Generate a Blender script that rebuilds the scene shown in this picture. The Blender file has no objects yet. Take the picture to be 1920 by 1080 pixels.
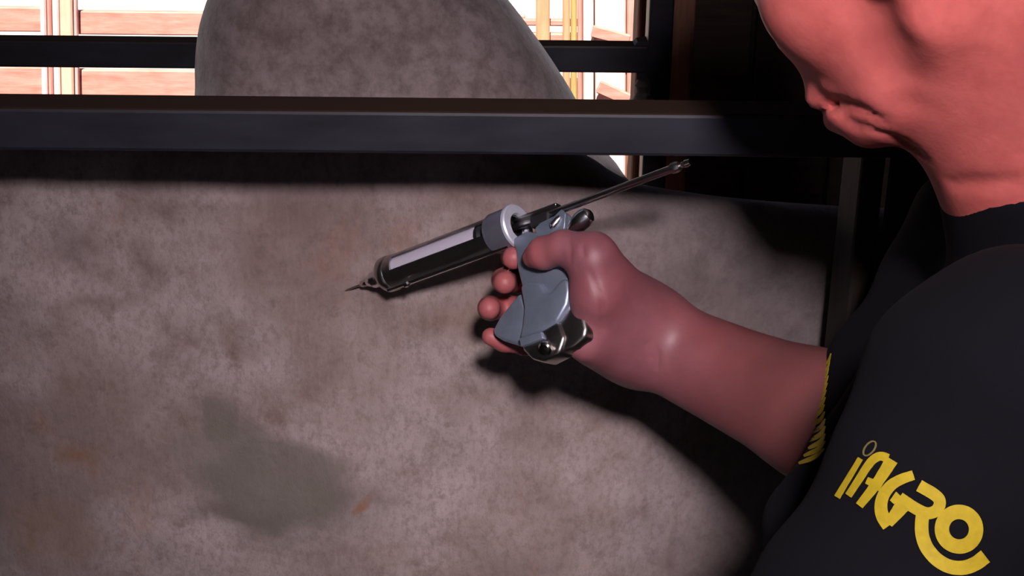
import bpy, bmesh, math
import numpy as np
from mathutils import Vector, Matrix
from mathutils.bvhtree import BVHTree

# ------------------------------------------------------------------ camera
FPX = 2637.0
PITCH, ROLL = math.radians(22), math.radians(.55)
CAM = np.array([0, 0, 1.9])
_r = np.array([1, 0, 0.]); _u = np.array([0, math.sin(PITCH), math.cos(PITCH)])
FW = np.array([0, math.cos(PITCH), -math.sin(PITCH)])
RT = math.cos(ROLL) * _r + math.sin(ROLL) * _u
UP = -math.sin(ROLL) * _r + math.cos(ROLL) * _u
scene = bpy.context.scene
cd = bpy.data.cameras.new('camera'); cam = bpy.data.objects.new('camera', cd)
scene.collection.objects.link(cam)
cd.sensor_width = 36; cd.lens = 36 * FPX / 1920; cd.clip_start = .02
cam.matrix_world = Matrix(((RT[0], UP[0], -FW[0], CAM[0]), (RT[1], UP[1], -FW[1], CAM[1]),
                           (RT[2], UP[2], -FW[2], CAM[2]), (0, 0, 0, 1)))
scene.camera = cam

# ------------------------------------------------------------------ world, sun, lamp, exposure
w = bpy.data.worlds.new('world'); scene.world = w; w.use_nodes = True
bg = w.node_tree.nodes['Background']; bg.inputs[0].default_value = (.62, .74, 1, 1); bg.inputs[1].default_value = .3
sl = bpy.data.lights.new('sun', 'SUN'); sl.energy = 14; sl.angle = .01; sl.color = (1, .93, .86)
so = bpy.data.objects.new('sun', sl); scene.collection.objects.link(so)
so.rotation_euler = Vector((.06, .66, -1.0)).to_track_quat('-Z', 'Y').to_euler()
ll = bpy.data.lights.new('camera_lamp', 'AREA'); ll.shape = 'DISK'; ll.size = .15; ll.energy = 3.85; ll.spread = math.radians(62); ll.color = (1, .90, .96)
lo = bpy.data.objects.new('camera_lamp', ll); scene.collection.objects.link(lo)
lo.location = (.115, -.3, 2.34)
lo.rotation_euler = (Vector((.05, 1.2, 1.16)) - Vector(lo.location)).to_track_quat('-Z', 'Y').to_euler()
vs = scene.view_settings; vs.view_transform = 'Standard'; vs.look = 'None'; vs.exposure = 0; vs.gamma = 1; vs.use_curve_mapping = False

# ------------------------------------------------------------------ helpers
def P(px, py, Y):
    d = FW + RT * (px - 960) / FPX + UP * (540 - py) / FPX
    return CAM + d * Y / d[1]
def V(a): return Vector((float(a[0]), float(a[1]), float(a[2])))

def link(o): scene.collection.objects.link(o); return o
def root(name, loc, label, cat, group=None, kind=None):
    o = link(bpy.data.objects.new(name, None)); o.location = loc; o.empty_display_size = .1
    tag(o, label, cat, group, kind); return o
def tag(o, label=None, cat=None, group=None, kind=None):
    if label: o['label'] = label
    if cat: o['category'] = cat
    if group: o['group'] = group
    if kind: o['kind'] = kind
    return o
WL = {}
def wloc(o):
    l = Vector(o.location); p = o.parent
    return l if p is None else l + wloc(p)
def mesh(name, verts, faces, mat, parent=None, origin=None, smooth=False):
    """one mesh object from world-space vertices; only translations are used in the hierarchy"""
    v = np.asarray(verts, float)
    if origin is None: origin = (v.min(0) + v.max(0)) / 2
    origin = np.asarray(origin, float)
    me = bpy.data.meshes.new(name)
    me.from_pydata((v - origin).tolist(), [], faces if isinstance(faces, list) else faces.tolist())
    me.update()
    if smooth: me.polygons.foreach_set('use_smooth', [True] * len(me.polygons))
    if mat: me.materials.append(mat)
    o = link(bpy.data.objects.new(name, me))
    if parent is not None:
        o.parent = parent; o.location = Vector(origin) - wloc(parent)
    else: o.location = origin
    return o
def bm_out(bm):
    bmesh.ops.recalc_face_normals(bm, faces=bm.faces)
    v = np.array([x.co[:] for x in bm.verts]); bm.verts.index_update()
    f = [[x.index for x in q.verts] for q in bm.faces]; bm.free(); return v, f
def box_geo(c, s, ax=None, bevel=.004, seg=2):
    bm = bmesh.new(); bmesh.ops.create_cube(bm, size=1)
    bmesh.ops.scale(bm, vec=s, verts=bm.verts)
    if bevel: bmesh.ops.bevel(bm, geom=bm.edges[:], offset=min(bevel, min(s) * .45), segments=seg, affect='EDGES', profile=.5)
    v, f = bm_out(bm)
    if ax is not None: v = v @ np.asarray(ax)
    return v + np.asarray(c), f
def box(name, c, s, mat, parent=None, ax=None, bevel=.004, seg=2):
    v, f = box_geo(c, s, ax, bevel, seg); return mesh(name, v, f, mat, parent, origin=c)
def frame_from(a):
    a = np.asarray(a, float); a = a / np.linalg.norm(a)
    h = np.array([0, 0, 1.]) if abs(a[2]) < .9 else np.array([1., 0, 0])
    b = np.cross(h, a); b /= np.linalg.norm(b); return a, b, np.cross(a, b)
def lathe_geo(p0, axis, prof, n=32, caps=True):
    """prof: list of (distance along the axis, radius)"""
    a, b, c = frame_from(axis); v = []; f = []
    for t, r in prof:
        for k in range(n):
            q = 2 * math.pi * k / n
            v.append(np.asarray(p0) + a * t + (b * math.cos(q) + c * math.sin(q)) * r)
    for i in range(len(prof) - 1):
        for k in range(n):
            k2 = (k + 1) % n
            f.append([i * n + k, i * n + k2, (i + 1) * n + k2, (i + 1) * n + k])
    if caps:
        f.append(list(range(n))[::-1]); f.append([(len(prof) - 1) * n + k for k in range(n)])
    return np.array(v), f
def lathe(name, p0, axis, prof, mat, parent=None, n=32, smooth=True, caps=True):
    v, f = lathe_geo(p0, axis, prof, n, caps); o = mesh(name, v, f, mat, parent, smooth=smooth)
    if smooth: sharp(o)
    return o
def sharp(o, ang=35):
    bm = bmesh.new(); bm.from_mesh(o.data)
    for e in bm.edges:
        if len(e.link_faces) == 2 and e.calc_face_angle(0) > math.radians(ang): e.smooth = False
    bm.to_mesh(o.data); bm.free()

# ------------------------------------------------------------------ materials
def new_mat(name):
    m = bpy.data.materials.new(name); m.use_nodes = True
    return m, m.node_tree, m.node_tree.nodes['Principled BSDF']
def N(t, typ, **kw):
    n = t.nodes.new(typ)
    for k, v in kw.items(): setattr(n, k, v)
    return n
def noise(t, scale, detail=4, rough=.55, vec=None, sc=None):
    n = N(t, 'ShaderNodeTexNoise'); n.inputs['Scale'].default_value = scale
    n.inputs['Detail'].default_value = detail; n.inputs['Roughness'].default_value = rough
    tc = N(t, 'ShaderNodeTexCoord'); src = tc.outputs['Object'] if vec is None else vec
    if sc is not None:
        mp = N(t, 'ShaderNodeMapping'); mp.inputs['Scale'].default_value = sc; t.links.new(src, mp.inputs[0]); src = mp.outputs[0]
    t.links.new(src, n.inputs['Vector']); return n.outputs['Fac']
def ramp(t, fac, stops):
    r = N(t, 'ShaderNodeValToRGB'); t.links.new(fac, r.inputs[0]); e = r.color_ramp.elements
    while len(e) < len(stops): e.new(.5)
    for x, (p, c) in zip(e, stops): x.position = p; x.color = (*c, 1) if len(c) == 3 else c
    return r.outputs[0]
def g(v): return (v, v, v)
def mixc(t, fac, a, b, mode='MIX'):
    m = N(t, 'ShaderNodeMix', data_type='RGBA', blend_type=mode)
    for s, x in ((0, fac), (6, a), (7, b)):
        if isinstance(x, (int, float)): m.inputs[s].default_value = x
        elif isinstance(x, tuple): m.inputs[s].default_value = (*x, 1)
        else: t.links.new(x, m.inputs[s])
    return m.outputs[2]
def bump(t, b, h, strength=.3, dist=.002, prev=None):
    n = N(t, 'ShaderNodeBump'); n.inputs['Strength'].default_value = strength; n.inputs['Distance'].default_value = dist
    t.links.new(h, n.inputs['Height'])
    if prev is not None: t.links.new(prev, n.inputs['Normal'])
    t.links.new(n.outputs[0], b.inputs['Normal']); return n.outputs[0]
def plain(name, col, rough=.6, metal=0, var=.25, scale=30, bumpd=.0006, sc=None, spec=.5):
    m, t, b = new_mat(name)
    f = noise(t, scale, 5, .6, sc=sc)
    lo_ = tuple(c * (1 - var) for c in col); hi = tuple(min(1, c * (1 + var)) for c in col)
    t.links.new(ramp(t, f, [(.3, lo_), (.7, hi)]), b.inputs['Base Color'])
    b.inputs['Roughness'].default_value = rough; b.inputs['Metallic'].default_value = metal
    b.inputs['Specular IOR Level'].default_value = spec
    if bumpd: bump(t, b, f, .4, bumpd)
    return m
def wood(name, c1, c2, rough=.75, sc=(3, 3, 30), scale=3):
    m, t, b = new_mat(name)
    f = noise(t, scale, 6, .65, sc=sc); f2 = noise(t, 6, 3)
    c = ramp(t, f, [(.32, c1), (.68, c2)])
    c = mixc(t, ramp(t, f2, [(.55, g(0)), (.75, g(.6))]), c, tuple(x * .6 for x in c1))
    t.links.new(c, b.inputs['Base Color']); b.inputs['Roughness'].default_value = rough
    bump(t, b, f, .5, .002); return m

M = {}
M['steel'] = plain('painted_steel', (.0145, .0145, .0215), .55, 0, .5, 9, .0006, sc=(1, 4, 4), spec=.3)
def dusty(m, col):
    t = m.node_tree; b = t.nodes['Principled BSDF']; src = b.inputs['Base Color'].links[0].from_socket
    ge = N(t, 'ShaderNodeNewGeometry'); sp = N(t, 'ShaderNodeSeparateXYZ'); t.links.new(ge.outputs['True Normal'], sp.inputs[0])
    k = ramp(t, sp.outputs[2], [(.6, g(0)), (.9, g(1))])
    t.links.new(mixc(t, k, src, col), b.inputs['Base Color']); t.links.new(ramp(t, k, [(0, g(.55)), (1, g(.95))]), b.inputs['Roughness'])
    t.links.new(ramp(t, k, [(0, g(.3)), (1, g(.05))]), b.inputs['Specular IOR Level'])
dusty(M['steel'], (.035, .019, .013))
M['rust'] = plain('rusty_steel', (.06, .045, .04), .7, 0, .4, 60)
M['chrome'] = plain('polished_chrome', (.72, .71, .73), .24, 1, .08, 60, 0)
M['chrome_dark'] = plain('dark_chrome', (.46, .43, .42), .3, 1, .12, 80, 0)
M['cast'] = plain('cast_zinc', (.30, .345, .44), .40, .7, .1, 60, .0002)
M['cast_blue'] = plain('satin_zinc_collar', (.34, .34, .43), .4, .8, .08, 60, .0001)
M['ring'] = plain('bright_zinc_ring', (.72, .72, .82), .4, .5, .08, 60, .0001)
M['needle'] = plain('needle_steel', (.6, .56, .52), .2, 1, .05, 60, 0)
M['rubber'] = plain('black_rubber', (.012, .012, .013), .5, 0, .2, 60, 0)
M['fluid'] = plain('white_fluid', (.60, .54, .64), .4, 0, .02, 60, 0)
M['yellow'] = plain('yellow_print', (.36, .255, .004), .7, 0, .12, 200, .0002)
M['yellow_thin'] = plain('faded_yellow_print', (.13, .10, .03), .7, 0, .12, 200, 0)
M['cloth'] = plain('black_cotton', (.0026, .0025, .0042), .95, 0, .25, 900, .0003, spec=.15)
M['denim'] = plain('dark_denim', (.02, .03, .06), .9, 0, .25, 400, .0004)
M['leather'] = plain('brown_boot_leather', (.05, .03, .018), .6, 0, .25, 80)
M['hair'] = plain('grey_hair', (.12, .11, .105), .7, 0, .4, 300, .001, sc=(1, 1, .2))
M['horn'] = plain('horn', (.12, .1, .08), .4, 0, .3, 30)
M['eye'] = plain('dark_eye', (.012, .008, .006), .08, 0, .1, 60, 0)
M['sclera'] = plain('eye_white', (.7, .66, .62), .2, 0, .03, 60, 0)
M['dirt'] = plain('packed_dirt', (.09, .06, .045), .95, 0, .4, 4, .01)
M['yard'] = plain('pale_sandy_yard', (.72, .62, .56), .95, 0, .15, 2, .01)
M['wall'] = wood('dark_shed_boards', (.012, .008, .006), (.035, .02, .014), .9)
M['roof'] = plain('dark_roof_tiles', (.05, .03, .025), .9, 0, .3, 5, .004)
M['post_dark'] = wood('shade_darkened_timber', (.008, .0035, .002), (.022, .010, .006), .85, sc=(20, 20, 2))  # near-black: the head's shadow on the near post is put into this colour
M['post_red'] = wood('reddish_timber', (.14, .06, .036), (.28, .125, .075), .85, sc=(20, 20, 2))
M['w_pink'] = wood('pinkish_board', (.40, .165, .125), (.64, .30, .24), .8, sc=(2, 10, 14))
M['w_tan'] = wood('tan_board', (.44, .23, .115), (.56, .32, .18), .8, sc=(22, 22, 2))
M['w_pale'] = wood('bleached_board', (.66, .40, .38), (.86, .66, .64), .8, sc=(22, 22, 2))
M['w_tanpale'] = wood('pale_tan_board', (.58, .36, .25), (.7, .47, .35), .8, sc=(22, 22, 2))
M['w_pinkv'] = wood('pinkish_upright', (.46, .19, .15), (.66, .32, .27), .8, sc=(22, 22, 2))
M['w_yellow'] = wood('yellowish_board', (.34, .24, .08), (.46, .34, .13), .8, sc=(22, 22, 2))

def skin_mat():
    m, t, b = new_mat('skin')
    f = noise(t, 22, 5, .6); f2 = noise(t, 7, 3); f3 = noise(t, 260, 3)
    c = ramp(t, f, [(.25, (.175, .055, .066)), (.75, (.265, .096, .112))])
    at = N(t, 'ShaderNodeAttribute', attribute_name='flush')
    c = mixc(t, at.outputs['Fac'], c, ramp(t, noise(t, 45, 5, .65), [(.3, (.58, .108, .088)), (.7, (.78, .172, .142))]))
    at2 = N(t, 'ShaderNodeAttribute', attribute_name='tan')
    c = mixc(t, at2.outputs['Fac'], c, (.125, .037, .031))
    c = mixc(t, ramp(t, f2, [(.5, g(0)), (.75, g(.45))]), c, (.30, .065, .065))
    t.links.new(c, b.inputs['Base Color']); b.inputs['Roughness'].default_value = .48
    b.inputs['Subsurface Weight'].default_value = .08; b.inputs['Subsurface Radius'].default_value = (.01, .004, .002)
    b.inputs['Specular IOR Level'].default_value = .35
    h = bump(t, b, f3, .25, .0006); bump(t, b, f, .2, .002, h)
    return m
M['skin'] = skin_mat()

def hide_mat():
    m, t, b = new_mat('zebu_hide')
    tc = N(t, 'ShaderNodeTexCoord').outputs['Object']
    big = noise(t, 4.5, 5, .6); mid = noise(t, 17, 6, .7); fine = noise(t, 120, 4, .75, sc=(1.25, 1, .8)); rusty = noise(t, 9, 5, .65, sc=(1.4, 1, .8))
    streak = noise(t, 60, 4, .6, sc=(2.2, .6, .25))
    c = ramp(t, mid, [(.26, (.19, .125, .112)), (.46, (.34, .262, .25)), (.72, (.44, .35, .34))])
    c = mixc(t, ramp(t, big, [(.40, g(.75)), (.58, g(0))]), c, (.20, .135, .12))
    c = mixc(t, ramp(t, rusty, [(.60, g(0)), (.74, g(.55))]), c, (.27, .13, .075))
    c = mixc(t, ramp(t, fine, [(.34, g(.5)), (.55, g(0))]), c, (.16, .11, .10))
    c = mixc(t, ramp(t, streak, [(.55, g(0)), (.75, g(.16))]), c, (.46, .38, .37))
    blot = noise(t, 38, 5, .75)
    c = mixc(t, ramp(t, blot, [(.56, g(0)), (.7, g(.55))]), c, (.13, .085, .075))
    # damp grey stain on the shoulder
    sep = N(t, 'ShaderNodeSeparateXYZ'); t.links.new(tc, sep.inputs[0])
    def math_(op, a, b_=None):
        n = N(t, 'ShaderNodeMath', operation=op)
        for i, x in enumerate((a, b_)):
            if x is None: continue
            if isinstance(x, (int, float)): n.inputs[i].default_value = x
            else: t.links.new(x, n.inputs[i])
        return n.outputs[0]
    X = math_('ADD', sep.outputs[0], math_('MULTIPLY', math_('SUBTRACT', noise(t, 14, 4), .5), .09))
    Z = math_('ADD', sep.outputs[2], math_('MULTIPLY', math_('SUBTRACT', noise(t, 19, 4), .5), .07))
    def ell(cx, cz, rx, rz, soft):
        d = math_('SQRT', math_('ADD', math_('POWER', math_('DIVIDE', math_('SUBTRACT', X, cx), rx), 2), math_('POWER', math_('DIVIDE', math_('SUBTRACT', Z, cz), rz), 2)))
        return ramp(t, d, [(1 - soft, g(1)), (1, g(0))])
    for (px, py, rx, rz, soft, k) in ((505, 905, .085, .062, .3, .8), (400, 860, .05, .05, .4, .6), (412, 790, .013, .03, .4, .7), (560, 960, .12, .05, .8, .5)):
        q = P(px, py, 1.21); c = mixc(t, math_('MULTIPLY', ell(q[0] - COW[0], q[2] - COW[2], rx, rz, soft), k), c, (.15, .128, .108))
    # dried mud and rusty smudges; the last streak paints in a crease's shade
    for (px, py, rx, rz, soft, k, col) in ((265, 500, .022, .04, .9, .7, (.13, .075, .065)), (190, 575, .05, .016, .9, .6, (.14, .085, .075)), (455, 640, .022, .035, .9, .6, (.16, .10, .075)), (150, 850, .035, .02, .9, .7, (.22, .11, .06)),
                                  (690, 948, .014, .014, .8, .8, (.26, .11, .055)), (900, 600, .07, .035, .9, .6, (.19, .12, .085)), (560, 410, .04, .03, .9, .5, (.13, .08, .07)), (870, 390, .08, .03, .9, .6, (.13, .075, .06)), (130, 470, .05, .05, .9, .45, (.14, .095, .085)), (60, 1000, .09, .05, .9, .5, (.2, .12, .08)), (400, 960, .07, .012, .9, .5, (.12, .085, .075))):
        q = P(px, py, 1.21); c = mixc(t, math_('MULTIPLY', ell(q[0] - COW[0], q[2] - COW[2], rx, rz, soft), k), c, col)
    # shade over the flank behind the shoulder, painted into the coat as bluish-grey
    flank_shade = N(t, 'ShaderNodeMapRange'); flank_shade.inputs[1].default_value = -.20; flank_shade.inputs[2].default_value = -.04; t.links.new(math_('ADD', X, math_('MULTIPLY', math_('MAXIMUM', math_('SUBTRACT', sep.outputs[2], 1.36), 0.0), .9)), flank_shade.inputs[0])
    c = mixc(t, math_('MULTIPLY', flank_shade.outputs[0], .82), c, mixc(t, ramp(t, blot, [(.3, g(0)), (.7, g(1))]), (.045, .033, .034), (.15, .12, .125)))
    # the hump is greyer and darker coated
    zz = N(t, 'ShaderNodeMapRange'); zz.inputs[1].default_value = 1.47; zz.inputs[2].default_value = 1.56; t.links.new(sep.outputs[2], zz.inputs[0])
    c = mixc(t, math_('MULTIPLY', zz.outputs[0], .55), c, mixc(t, ramp(t, noise(t, 45, 5, .7), [(.38, g(0)), (.6, g(1))]), (.055, .036, .036), (.21, .165, .172)))
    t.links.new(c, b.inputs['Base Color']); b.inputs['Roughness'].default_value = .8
    b.inputs['Specular IOR Level'].default_value = .2
    b.inputs['Sheen Weight'].default_value = .28; b.inputs['Sheen Roughness'].default_value = .5
    h = bump(t, b, fine, .6, .002); h = bump(t, b, mid, .35, .006, h); bump(t, b, streak, .25, .002, h)
    return m
COW = np.array([.3, 1.46, 0.])
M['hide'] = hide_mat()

def glass_mat():
    m, t, b = new_mat('clear_glass')
    tr = N(t, 'ShaderNodeBsdfTransparent'); gl = N(t, 'ShaderNodeBsdfGlossy'); gl.inputs['Roughness'].default_value = .05
    mx = N(t, 'ShaderNodeMixShader')
    mx.inputs[0].default_value = .07; t.links.new(tr.outputs[0], mx.inputs[1]); t.links.new(gl.outputs[0], mx.inputs[2])
    t.links.new(mx.outputs[0], t.nodes['Material Output'].inputs[0]); t.nodes.remove(b); return m
M['glass'] = glass_mat()

# ------------------------------------------------------------------ sparse surface nets
def surface_net(field, lo, hi, res, B=4):
    lo = np.asarray(lo, float); hi = np.asarray(hi, float)
    nb = np.ceil((hi - lo) / (res * B)).astype(int)
    bi = np.stack(np.meshgrid(*[np.arange(n) for n in nb], indexing='ij'), -1).reshape(-1, 3)
    cen = lo + (bi + .5) * res * B
    d = field(cen.astype(np.float32))
    bi = bi[np.abs(d) < res * B * .87 * 1.3 + .003]
    o = np.stack(np.meshgrid(*[np.arange(B + 1)] * 3, indexing='ij'), -1).reshape(-1, 3)
    vals = np.empty((len(bi), B + 1, B + 1, B + 1), np.float32)
    for s in range(0, len(bi), 4000):
        q = (bi[s:s + 4000, None] * B + o[None]).reshape(-1, 3)
        vals[s:s + 4000] = field((lo + q * res).astype(np.float32)).reshape(-1, B + 1, B + 1, B + 1)
    dims = nb * B + 2
    def key(c): return ((c[..., 0] + 1) * dims[1] + c[..., 1] + 1) * dims[2] + c[..., 2] + 1
    offs = [(i, j, k) for i in (0, 1) for j in (0, 1) for k in (0, 1)]
    cor = np.stack([vals[:, i:i + B, j:j + B, k:k + B] for i, j, k in offs], -1)
    neg = cor < 0; act = neg.any(-1) & ~neg.all(-1)
    ib, ii, jj, kk = np.nonzero(act)
    cell = bi[ib] * B + np.stack([ii, jj, kk], -1); cv = cor[ib, ii, jj, kk]
    acc = np.zeros((len(cell), 3)); cnt = np.zeros((len(cell), 1))
    for a in range(8):
        for b in range(a + 1, 8):
            oa, ob = np.array(offs[a]), np.array(offs[b])
            if np.abs(oa - ob).sum() != 1: continue
            va, vb = cv[:, a], cv[:, b]; cr = (va < 0) != (vb < 0)
            tt = np.where(cr, va / np.where(cr, va - vb, 1), 0)[:, None]
            acc += np.where(cr[:, None], oa + (ob - oa) * tt, 0); cnt += cr[:, None]
    pos = lo + (cell + acc / cnt) * res
    k = key(cell); order = np.argsort(k); ks = k[order]
    faces = []
    for ax in range(3):
        e = np.zeros(3, int); e[ax] = 1; a1 = np.zeros(3, int); a1[(ax + 1) % 3] = 1; a2 = np.zeros(3, int); a2[(ax + 2) % 3] = 1
        v0 = vals[:, :B, :B, :B]; v1 = vals[:, e[0]:B + e[0], e[1]:B + e[1], e[2]:B + e[2]]
        cr = (v0 < 0) != (v1 < 0); b_, i, j, kk2 = np.nonzero(cr)
        c = bi[b_] * B + np.stack([i, j, kk2], -1); inside = v0[cr] < 0
        quad = np.stack([c, c - a1, c - a1 - a2, c - a2], 1); kq = key(quad)
        idx = np.searchsorted(ks, kq); idx = np.minimum(idx, len(ks) - 1); ok = (ks[idx] == kq).all(1)
        f = order[idx]; f[~inside] = f[~inside][:, ::-1]
        faces.append(f[ok][:, ::-1])
    return pos, np.concatenate(faces)[:, ::-1]

def rc(p, a, b, r1, r2):
    a = np.asarray(a, np.float32); b = np.asarray(b, np.float32); ab = b - a
    q = p - a; t = np.clip(q @ ab / max(float(ab @ ab), 1e-9), 0, 1)
    return np.linalg.norm(q - t[:, None] * ab, axis=1) - (r1 + (r2 - r1) * t)
def ell(p, c, r, ax=None):
    q = p - np.asarray(c, np.float32)
    if ax is not None: q = q @ np.asarray(ax, np.float32).T
    r = np.asarray(r, np.float32); k0 = np.linalg.norm(q / r, axis=1); k1 = np.linalg.norm(q / (r * r), axis=1)
    return k0 * (k0 - 1) / np.maximum(k1, 1e-9)
def smin(a, b, k):
    h = np.maximum(k - np.abs(a - b), 0) / k
    return np.minimum(a, b) - h * h * k * .25
def smax(a, b, k): return -smin(-a, -b, k)
def chain(p, pts, rad, k=.02):
    d = None
    for i in range(len(pts) - 1):
        e = rc(p, pts[i], pts[i + 1], rad[i], rad[i + 1]); d = e if d is None else np.minimum(d, e)
    return d
def poly_in(p2, poly):
    """signed distance to a polygon, positive inside"""
    poly = np.asarray(poly, np.float32); d = np.full(len(p2), 1e9, np.float32); ins = np.zeros(len(p2), bool)
    for i in range(len(poly)):
        a, b = poly[i], poly[(i + 1) % len(poly)]; ab = b - a; q = p2 - a
        t = np.clip(q @ ab / float(ab @ ab), 0, 1); e = q - t[:, None] * ab
        d = np.minimum(d, (e * e).sum(1))
        c = ((a[1] > p2[:, 1]) != (b[1] > p2[:, 1]))
        if abs(float(ab[1])) > 1e-9:
            ins ^= c & (p2[:, 0] < ab[0] * (p2[:, 1] - a[1]) / ab[1] + a[0])
    d = np.sqrt(d); return np.where(ins, d, -d)
def catmull(pts, n=5):
    pts = np.asarray(pts, float); m = len(pts); out = []
    for i in range(m):
        p0, p1, p2, p3 = pts[i - 1], pts[i], pts[(i + 1) % m], pts[(i + 2) % m]
        for k in range(n):
            t = k / n
            out.append(.5 * (2 * p1 + (p2 - p0) * t + (2 * p0 - 5 * p1 + 4 * p2 - p3) * t * t + (3 * p1 - p0 - 3 * p2 + p3) * t ** 3))
    return np.array(out)

# ================================================================== the setting
GX0, GX1 = -4.0, 4.0
def struct(o): o['kind'] = 'structure'; return o
v, f = box_geo((0, .3, -.05), (8, 5.0, .1), bevel=0); struct(mesh('floor', v, f, M['dirt']))
v, f = box_geo((0, 22.8, -.06), (60, 40, .1), bevel=0); struct(mesh('ground', v, f, M['yard']))
# roof over the chute, open to the yard on the far side
v, f = box_geo((0, .09, 3.25), (8, 4.68, .08), bevel=0); struct(mesh('ceiling', v, f, M['roof']))
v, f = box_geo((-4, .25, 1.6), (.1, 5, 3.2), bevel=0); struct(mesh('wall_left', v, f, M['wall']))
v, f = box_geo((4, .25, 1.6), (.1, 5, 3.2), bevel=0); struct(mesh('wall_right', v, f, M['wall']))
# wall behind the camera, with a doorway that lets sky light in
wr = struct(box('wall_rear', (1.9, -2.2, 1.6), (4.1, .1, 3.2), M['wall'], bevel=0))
box('unseen_wall_board', (-2.95, -2.2, 1.6), (2.0, .1, 3.2), M['wall'], wr, bevel=0)
box('unseen_wall_board', (-1.05, -2.2, 2.45), (1.8, .1, 1.5), M['wall'], wr, bevel=0)
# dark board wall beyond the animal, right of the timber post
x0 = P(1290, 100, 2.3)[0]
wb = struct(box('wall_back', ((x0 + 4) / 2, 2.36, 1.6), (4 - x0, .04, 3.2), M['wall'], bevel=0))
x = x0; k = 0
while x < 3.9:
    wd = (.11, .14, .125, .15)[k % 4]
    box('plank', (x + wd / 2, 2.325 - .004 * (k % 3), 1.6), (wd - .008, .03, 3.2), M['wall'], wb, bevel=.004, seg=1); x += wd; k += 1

box('unseen_wall_board', (-2.85, 2.36, 1.6), (2.3, .06, 3.2), M['wall'], wb, bevel=0)  # unseen piece added to block yard light coming in at the left

# timber post behind the steel corner post
p = P(1247, 95, 2.02)
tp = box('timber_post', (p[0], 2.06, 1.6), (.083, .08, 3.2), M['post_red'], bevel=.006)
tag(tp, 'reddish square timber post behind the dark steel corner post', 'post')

# ---------------------------------------------------------------- cattle chute
ch = root('cattle_chute', (0, 1.46, 0), 'dark blue-black steel tube cattle chute around the zebu', 'cattle chute')
b0, b1 = P(700, 209, 1.08), P(700, 289, 1.08)
zr = (b0[2] + b1[2]) / 2; hr = b0[2] - b1[2]
box('near_rail', (0, 1.08 + .024, zr), (3.6, .048, hr), M['steel'], ch, bevel=.003)
for z in (.95, .55): box('near_rail', (0, 1.104, z), (3.6, .048, .06), M['steel'], ch, bevel=.003)
fb0, fb1 = P(700, 82, 1.80), P(700, 133, 1.80); zf = (fb0[2] + fb1[2]) / 2
pp = P(1237, 95, 1.8); px_post = pp[0]
box('far_rail', ((px_post - 1.9) / 2, 1.818, zf), (px_post + 1.9, .036, fb0[2] - fb1[2]), M['steel'], ch, bevel=.003)
for z in (.95, .55): box('far_rail', (0, 1.818, z), (3.6, .036, .05), M['steel'], ch, bevel=.003)
box('corner_post', (px_post, 1.82, 1.2), (.032, .045, 2.4), M['steel'], ch, bevel=.003)
for x in (-1.75,): 
    box('corner_post', (x, 1.82, 1.0), (.05, .045, 2.0), M['steel'], ch); box('corner_post', (x, 1.104, 1.0), (.05, .05, 2.0), M['steel'], ch)
# welded gussets where the far rail meets the corner post
def prism(name, pts, y0, y1, mat, parent):
    n = len(pts); v = [(x, y0, z) for x, z in pts] + [(x, y1, z) for x, z in pts]
    f = [list(range(n)), list(range(n, 2 * n))[::-1]] + [[i, n + i, n + (i + 1) % n, (i + 1) % n] for i in range(n)]
    bm = bmesh.new(); vv = [bm.verts.new(q) for q in v]
    for q in f: bm.faces.new([vv[i] for i in q])
    v, f = bm_out(bm); return mesh(name, v, f, mat, parent)
def xz(px, py, Y): q = P(px, py, Y); return (q[0], q[2])
prism('gusset', [xz(a, b, 1.8) for a, b in ((1185, 92), (1196, 80), (1222, 76), (1222, 92))], 1.803, 1.83, M['steel'], ch)
prism('gusset', [xz(a, b, 1.8) for a, b in ((1192, 130), (1222, 130), (1222, 150), (1200, 148))], 1.803, 1.83, M['steel'], ch)
hz = P(1204, 176, 1.8)
lathe('hinge_clamp', hz - np.array([0, .012, .022]), (0, 0, 1), [(0, .008), (.003, .012), (.018, .0135), (.028, .009), (.036, .0115), (.044, .008)], M['rust'], ch, 20)
lathe('bolt_head', hz + np.array([.008, -.02, -.004]), (0, -1, 0), [(0, .007), (.006, .007), (.007, .005)], M['rust'], ch, 6, smooth=False)

# near timber post, and a dark gate panel added to fill the shadow at right
p0, p1 = P(1559, 500, 1.215), P(1640, 500, 1.145)
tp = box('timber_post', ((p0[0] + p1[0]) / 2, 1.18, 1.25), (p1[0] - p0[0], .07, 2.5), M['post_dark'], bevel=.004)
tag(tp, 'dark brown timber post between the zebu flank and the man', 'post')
gp = root('shadow_fill_gate', (.95, 1.19, .25), 'dark board gate added to fill the shadow beyond the man in black shirt', 'gate')
for i in range(7):
    z = .35 + i * .19
    box('gate_board', (p1[0] + .5, 1.165, z), (.98, .02, .18), M['wall'], gp, bevel=.004, seg=1)
for x in (.5, 1.25): box('gate_brace', (x, 1.185, .92), (.07, .018, 1.33), M['wall'], gp, bevel=.004, seg=1)

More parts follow.
